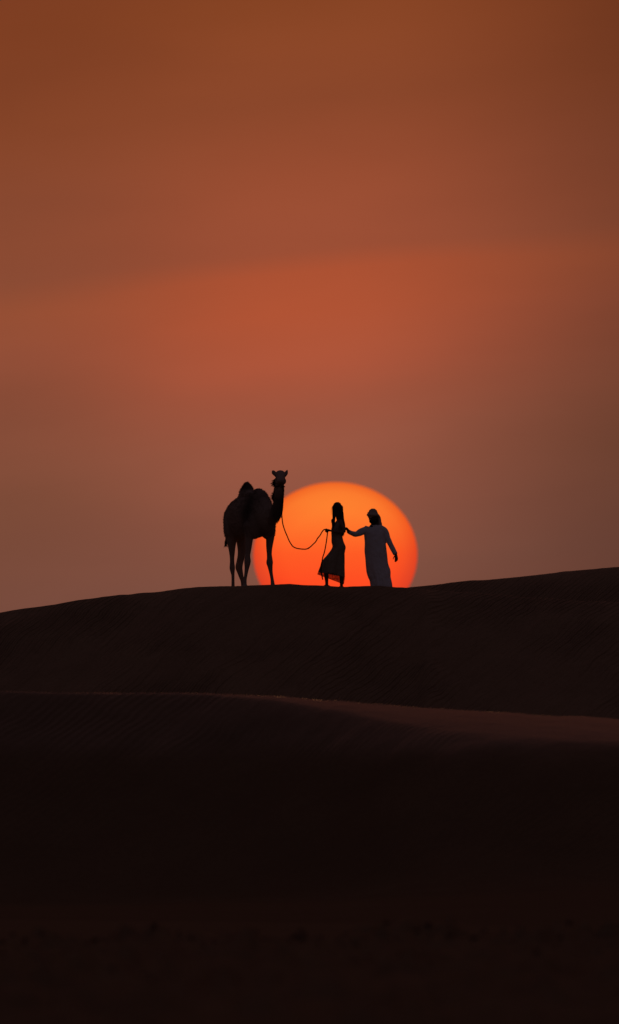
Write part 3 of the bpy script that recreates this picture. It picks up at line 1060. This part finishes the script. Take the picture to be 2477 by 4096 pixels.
def ring_sheet(rows, seg, folds, name, thick=0.0025):
    """open tube of cloth: rows of (left point xy, right point xy, depth radius, fold amplitude)"""
    b_ = bmesh.new()
    grid = []
    rr_ = spline([(Vector((l[0], l[1], 0)), Vector((r[0], r[1], 0)), dd, ff) for l, r, dd, ff in rows], 5)
    for (l, r, dd, ff) in rr_:
        row = []
        for k in range(seg):
            th = 2 * math.pi * k / seg
            f = 1 + ff * (math.sin(7 * th + 0.8) * 0.5 + 0.3 * math.sin(13 * th + 2.1) + 0.2 * math.sin(22 * th))
            # keep the two outlines where they are; fold the cloth in depth
            cx = (l.x + r.x) / 2 + (r.x - l.x) / 2 * math.cos(th)
            cy = (l.y + r.y) / 2 + (r.y - l.y) / 2 * math.cos(th)
            row.append(b_.verts.new(Wm(cx, cy, dd * f * math.sin(th))))
        grid.append(row)
    for i in range(len(grid) - 1):
        for k in range(seg):
            b_.faces.new((grid[i][k], grid[i][(k + 1) % seg], grid[i + 1][(k + 1) % seg], grid[i + 1][k]))
    bmesh.ops.recalc_face_normals(b_, faces=b_.faces)
    if thick:
        bmesh.ops.solidify(b_, geom=b_.faces[:], thickness=-thick)
    return mesh_of(b_, name)


# dress: bodice and skirt
rows = [((690, 690), (905, 700), .185, 0), ((655, 760), (905, 770), .178, 0), ((612, 850), (895, 850), .168, 0), ((606, 950), (884, 950), .150, 0), ((612, 1060), (886, 1060), .135, .02),
        ((612, 1190), (918, 1190), .160, .03), ((634, 1310), (966, 1310), .182, .04), ((570, 1430), (952, 1410), .19, .06), ((478, 1545), (935, 1510), .20, .09),
        ((392, 1645), (931, 1620), .21, .12), ((340, 1770), (937, 1770), .215, .15), ((292, 1890), (943, 1930), .22, .18), ((272, 1948), (946, 2075), .22, .20)]
dress = link('dress', ring_sheet(rows, 96, None, 'dress'), M_DRESS, woman)
rows = [((288, 1900), (944, 1960), .222, .18), ((270, 1950), (946, 2090), .224, .20), ((255, 1990), (936, 2180), .226, .22), ((252, 2008), (922, 2262), .228, .24)]
hem = link('hem', ring_sheet(rows, 96, None, 'hem', 0), M_SHEER, dress)
tag(hem, 'sheer see-through hem of the dress')

# ================================================================== MAN
Mm, km = conv(1360, 2000, 0.20132)
MD = 0.35
mb = Mm(790, 1750, MD)
mbz = G(mb.x, mb.y)
man = empty('person', (mb.x, mb.y, mbz))
tag(man, 'person in a long pale robe and wrapped headscarf with both arms held out', 'person')


def m3(cx, cy, dy, ra, rb):
    return (Mm(cx, cy, MD + dy), ra * km, rb)


bm = bmesh.new()
slo_loft(bm, [m3(720, 1200, 0, 160, .13), m3(715, 1050, 0, 165, .13), m3(700, 850, 0, 160, .125), m3(690, 680, 0, 165, .125), m3(690, 580, 0, 165, .10), m3(690, 530, 0, 110, .075)], n=3, seg=22)
slo_loft(bm, [m3(685, 540, .01, 62, .06), m3(678, 490, .0, 58, .06), m3(672, 430, 0, 58, .062)], n=3, seg=16)
slo_loft(bm, [m3(664, 468, -.045, 34, .035), m3(664, 435, -.02, 66, .075), m3(665, 385, -.005, 80, .095), m3(666, 330, 0, 84, .102), m3(666, 275, .0, 76, .092), m3(666, 235, .0, 44, .055)], n=3, seg=22)
blob(bm, Mm(655, 372, MD - .108), 0.016, 0.018, 0.016)
blob(bm, Mm(656, 350, MD - .100), 0.010, 0.012, 0.026)
blob(bm, Mm(658, 332, MD - .088), 0.055, 0.016, 0.010)
blob(bm, Mm(658, 404, MD - .094), 0.024, 0.010, 0.007)
blob(bm, Mm(658, 413, MD - .092), 0.022, 0.010, 0.007)
for ex in (583, 748):
    blob(bm, Mm(ex, 368, MD + .01), 0.010, 0.018, 0.03)
# arms and hands
slo_loft(bm, [m3(560, 585, 0, 60, .06), m3(440, 640, -.06, 50, .05), m3(320, 685, -.12, 42, .042), m3(215, 645, -.28, 32, .03), m3(158, 602, -.38, 30, .027)], n=3, seg=16)
wr_ = Mm(155, 598, MD - .385)
hand(bm, wr_, Mm(62, 490, MD - .55) - wr_, Vector((.2, -.9, .5)), Vector((-.3, -.6, -.7)), 0.42, 0.98, 0.027)
slo_loft(bm, [m3(850, 580, 0, 60, .06), m3(925, 720, -.02, 48, .05), m3(1000, 870, -.04, 42, .042), m3(1095, 1040, -.10, 30, .03), m3(1112, 1075, -.11, 28, .026)], n=3, seg=16)
wr_ = Mm(1115, 1082, MD - .11)
hand(bm, wr_, Mm(1128, 1230, MD - .13) - wr_, Vector((-1, -.3, 0)), Vector((-.5, .8, 0)), 0.30, 0.95, 0.026)
# legs (under the robe)
for lx, ax in ((650, 690), (770, 930)):
    slo_loft(bm, [m3(lx, 1150, 0, 95, .09), m3(lx + 10, 1400, -.02, 68, .07), m3((lx + ax) / 2, 1480, -.02, 62, .062), m3(ax, 1620, 0, 52, .055), m3(ax, 1720, .02, 38, .038)], n=3, seg=16)
    a_ = Mm(ax, 1755, MD + .02)
    foot(bm, a_, G(a_.x, a_.y) + 0.012, Vector((0.25 * (1 if ax > 800 else -1), -1, 0)), 0.26)
link('body', fuse(bm, 'body', 0.0056, it=2), M_SKIN2, man)
for ex in (632, 682):
    b_ = bmesh.new()
    blob(b_, Mm(ex, 352, MD - .086), 0.011, 0.011, 0.010)
    link('eye', mesh_of(b_, 'eye'), M_EYE, man)
for ax in (690, 930):
    a_ = Mm(ax, 1755, MD + .02)
    d_ = Vector((0.25 * (1 if ax > 800 else -1), -1, 0)).normalized()
    b_ = bmesh.new()
    g_ = G(a_.x, a_.y)
    c_ = Vector((a_.x, a_.y, g_ + 0.006))
    loft(b_, [(c_ - d_ * 0.10, 0.030, 0.008), (c_ - d_ * 0.06, 0.042, 0.009), (c_ + d_ * 0.08, 0.045, 0.009), (c_ + d_ * 0.17, 0.052, 0.009), (c_ + d_ * 0.22, 0.035, 0.008)], seg=16, up=Vector((0, 0, 1)), round_ends=False)
    link('sandal', mesh_of(b_, 'sandal'), M_SOLE, man)
b_ = bmesh.new()
blob(b_, Mm(662, 440, MD - .050), 68 * km, .058, 40 * km)
blob(b_, Mm(662, 470, MD - .060), 44 * km, .045, 26 * km)
blob(b_, Mm(600, 410, MD - .02), 18 * km, .05, 46 * km)
blob(b_, Mm(732, 410, MD - .02), 18 * km, .05, 46 * km)
blob(b_, Mm(658, 396, MD - .100), 30 * km, .012, 7 * km)
link('beard', fuse(b_, 'beard', 0.006, it=2), M_BEARD, man)

# robe
bm = bmesh.new()


def wave(t, th):
    k = max(0.0, t - 0.35)
    return 1 + 0.075 * k * abs(math.sin(th)) * (math.sin(7 * th + 1.0 + 0.8 * t) + 0.7 * math.sin(12 * th + 0.4 - 1.5 * t) + 0.5 * math.sin(19 * th)) + 0.012 * math.sin(30 * t + 3 * th)


tor = []
for y, a, b, dd in [(520, 600, 800, .080), (548, 520, 890, .105), (600, 478, 905, .130), (700, 482, 890, .150), (800, 488, 902, .158), (900, 491, 918, .162), (1000, 491, 932, .166), (1100, 497, 940, .172),
                    (1200, 506, 950, .178), (1300, 516, 967, .185), (1400, 527, 996, .192), (1450, 540, 1010, .196), (1500, 560, 1017, .200), (1560, 586, 1014, .204), (1640, 597, 1028, .208), (1700, 603, 1042, .210), (1772, 606, 1052, .212)]:
    tor.append(m3((a + b) / 2, y, 0, (b - a) / 2, dd))
slo_loft(bm, tor, n=3, seg=48, fold=wave, round_ends=False)
slo_loft(bm, [m3(690, 545, .01, 118, .085), m3(684, 505, .005, 82, .078), m3(682, 482, 0, 74, .074)], n=3, seg=20, round_ends=False)       # collar
slo_loft(bm, [m3(590, 610, 0, 85, .09), m3(500, 608, -.01, 78, .085), m3(430, 630, -.06, 72, .08), m3(370, 662, -.10, 64, .074), m3(310, 680, -.13, 54, .066), m3(255, 666, -.20, 48, .056), m3(212, 650, -.27, 44, .05), m3(168, 624, -.34, 40, .046)], n=3, seg=22, round_ends=False,
         fold=lambda t, th: 1 + 0.04 * math.sin(22 * t + 2 * th))
slo_loft(bm, [m3(830, 590, 0, 80, .085), m3(893, 615, 0, 66, .078), m3(925, 690, -.01, 62, .072), m3(952, 770, -.02, 58, .068), m3(990, 850, -.04, 54, .064), m3(1040, 950, -.07, 50, .060), m3(1106, 1078, -.11, 48, .058)], n=3, seg=22, round_ends=False,
         fold=lambda t, th: 1 + 0.035 * math.sin(24 * t + 2 * th))
robe = link('robe', fuse(bm, 'robe', 0.0085, it=2), M_ROBE, man)
# placket down the chest
b_ = bmesh.new()
prev = None
for i in range(9):
    y = 500 + i * 48
    dd = np.interp(y, [500, 548, 600, 700, 800, 900], [.080, .107, .130, .150, .158, .162])
    row = [b_.verts.new(Mm(705 + s_ * 9, y, MD - dd - q)) for s_, q in ((-1, -.004), (-1, .004), (1, .004), (1, -.004))]
    if prev:
        for k in range(4):
            b_.faces.new((prev[k], prev[(k + 1) % 4], row[(k + 1) % 4], row[k]))
    else:
        b_.faces.new(row)
    prev = row
b_.faces.new(prev[::-1])
link('placket', mesh_of(b_, 'placket', False), M_ROBE, robe)

# headscarf: wrapped cap, brow roll, and a fall behind the ear
bm = bmesh.new()
slo_loft(bm, [m3(640, 312, -.01, 92, .112), m3(650, 285, 0, 108, .122), m3(657, 265, .0, 106, .116), m3(658, 248, 0, 92, .10)], n=3, seg=26,
         fold=lambda t, th: 1 + 0.025 * math.sin(4 * th + 9 * t))
slo_loft(bm, [m3(562, 308, .05, 18, .03), m3(556, 292, -.04, 20, .03), m3(605, 292, -.105, 24, .026), m3(670, 296, -.115, 24, .026), m3(735, 296, -.08, 24, .026), m3(765, 318, .0, 20, .03)], n=4, seg=14)
slo_loft(bm, [m3(745, 300, .05, 34, .06), m3(772, 350, .05, 38, .05), m3(788, 400, .05, 34, .045), m3(790, 445, .05, 38, .05), m3(800, 480, .05, 40, .05), m3(790, 540, .09, 45, .05)], n=3, seg=18)
slo_loft(bm, [m3(690, 300, .09, 70, .04), m3(700, 400, .11, 80, .04), m3(720, 500, .12, 90, .04), m3(720, 600, .14, 80, .03)], n=3, seg=18)
link('headscarf', fuse(bm, 'headscarf', 0.0065, it=2), M_SCARF, man)

# ================================================================== ROPE
pts = []
# noose round the upper neck below the jaw, then down along the neck
for i in range(11):
    a = math.radians(-60 + 330 * i / 10)
    pts.append(C(1001 + 74 * math.cos(a), 398 + 10 * math.sin(a), -1.08 + 0.125 * math.sin(a)))
pts = pts[::-1]
pts += [C(1062, 430, -1.16), C(1058, 520, -1.18), C(1052, 620, -1.17), C(1046, 720, -1.13), C(1036, 790, -1.06), C(1036, 830, -1.0), C(1044, 920, -0.92), C(1058, 985, -0.86), C(1085, 1065, -0.80), C(1115, 1135, -0.74), C(1142, 1200, -0.69),
        C(1168, 1245, -0.64), C(1195, 1283, -0.60), C(1235, 1308, -0.55), C(1285, 1321, -0.50), C(1335, 1327, -0.46), C(1390, 1328, -0.42), C(1438, 1315, -0.38)]
pts += [Wm(0, 1358, -0.34), Wm(75, 1312, -0.32), Wm(150, 1240, -0.29), Wm(210, 1180, -0.27), Wm(262, 1090, -0.25), Wm(320, 1020, -0.235), Wm(372, 930, -0.22), Wm(415, 880, -0.21),
        Wm(445, 872, -0.20), Wm(475, 868, -0.215), Wm(500, 905, -.21), Wm(490, 938, -.17), Wm(468, 900, -.135), Wm(480, 862, -.17), Wm(512, 885, -.212), Wm(520, 925, -.20), Wm(508, 960, -0.18), Wm(498, 1050, -0.20), Wm(485, 1150, -0.21), Wm(465, 1270, -0.22), Wm(445, 1380, -0.23), Wm(420, 1480, -0.24), Wm(390, 1570, -0.25), Wm(370, 1680, -0.25),
        Wm(350, 1800, -0.25), Wm(340, 1900, -0.25), Wm(350, 1990, -0.25), Wm(370, 2060, -0.25), Wm(388, 2140, -0.25)]
path = [p[0] for p in spline([(p,) for p in pts], 10)]
bm = bmesh.new()
acc = 0.0
cols = [[], [], []]
for i, p in enumerate(path):
    if i:
        acc += (p - path[i - 1]).length
    t = path[min(i + 1, len(path) - 1)] - path[max(i - 1, 0)]
    a, b = frame(t, Vector((0.2, 1, 0.15)))
    for k in range(3):
        w = acc * 60 + k * 2.094
        cols[k].append((p + (a * math.cos(w) + b * math.sin(w)) * 0.006, 0.0068, 0.0068))
for k in range(3):
    loft(bm, cols[k], seg=6, round_ends=False)
# frayed thicker end
it = []
for i in range(40):
    o_ = random.uniform(-1, 1)
    q = random.uniform(-1, 1)
    it.append(([Wm(366 + 10 * o_, 1690, -.25 + .012 * q), Wm(346 + 16 * o_, 1800, -.252 + .015 * q), Wm(340 + 18 * o_, 1910, -.252 + .018 * q), Wm(356 + 16 * o_, 2000, -.252 + .015 * q), Wm(388 + 10 * o_, 2090 + 60 * q, -.252)], 0.006))
strands(bm, it)
rope = link('lead_rope', mesh_of(bm, 'lead_rope'), M_ROPE)
tag(rope, 'slack dark rope hanging between the camel and the hand of the long-haired person', 'rope')
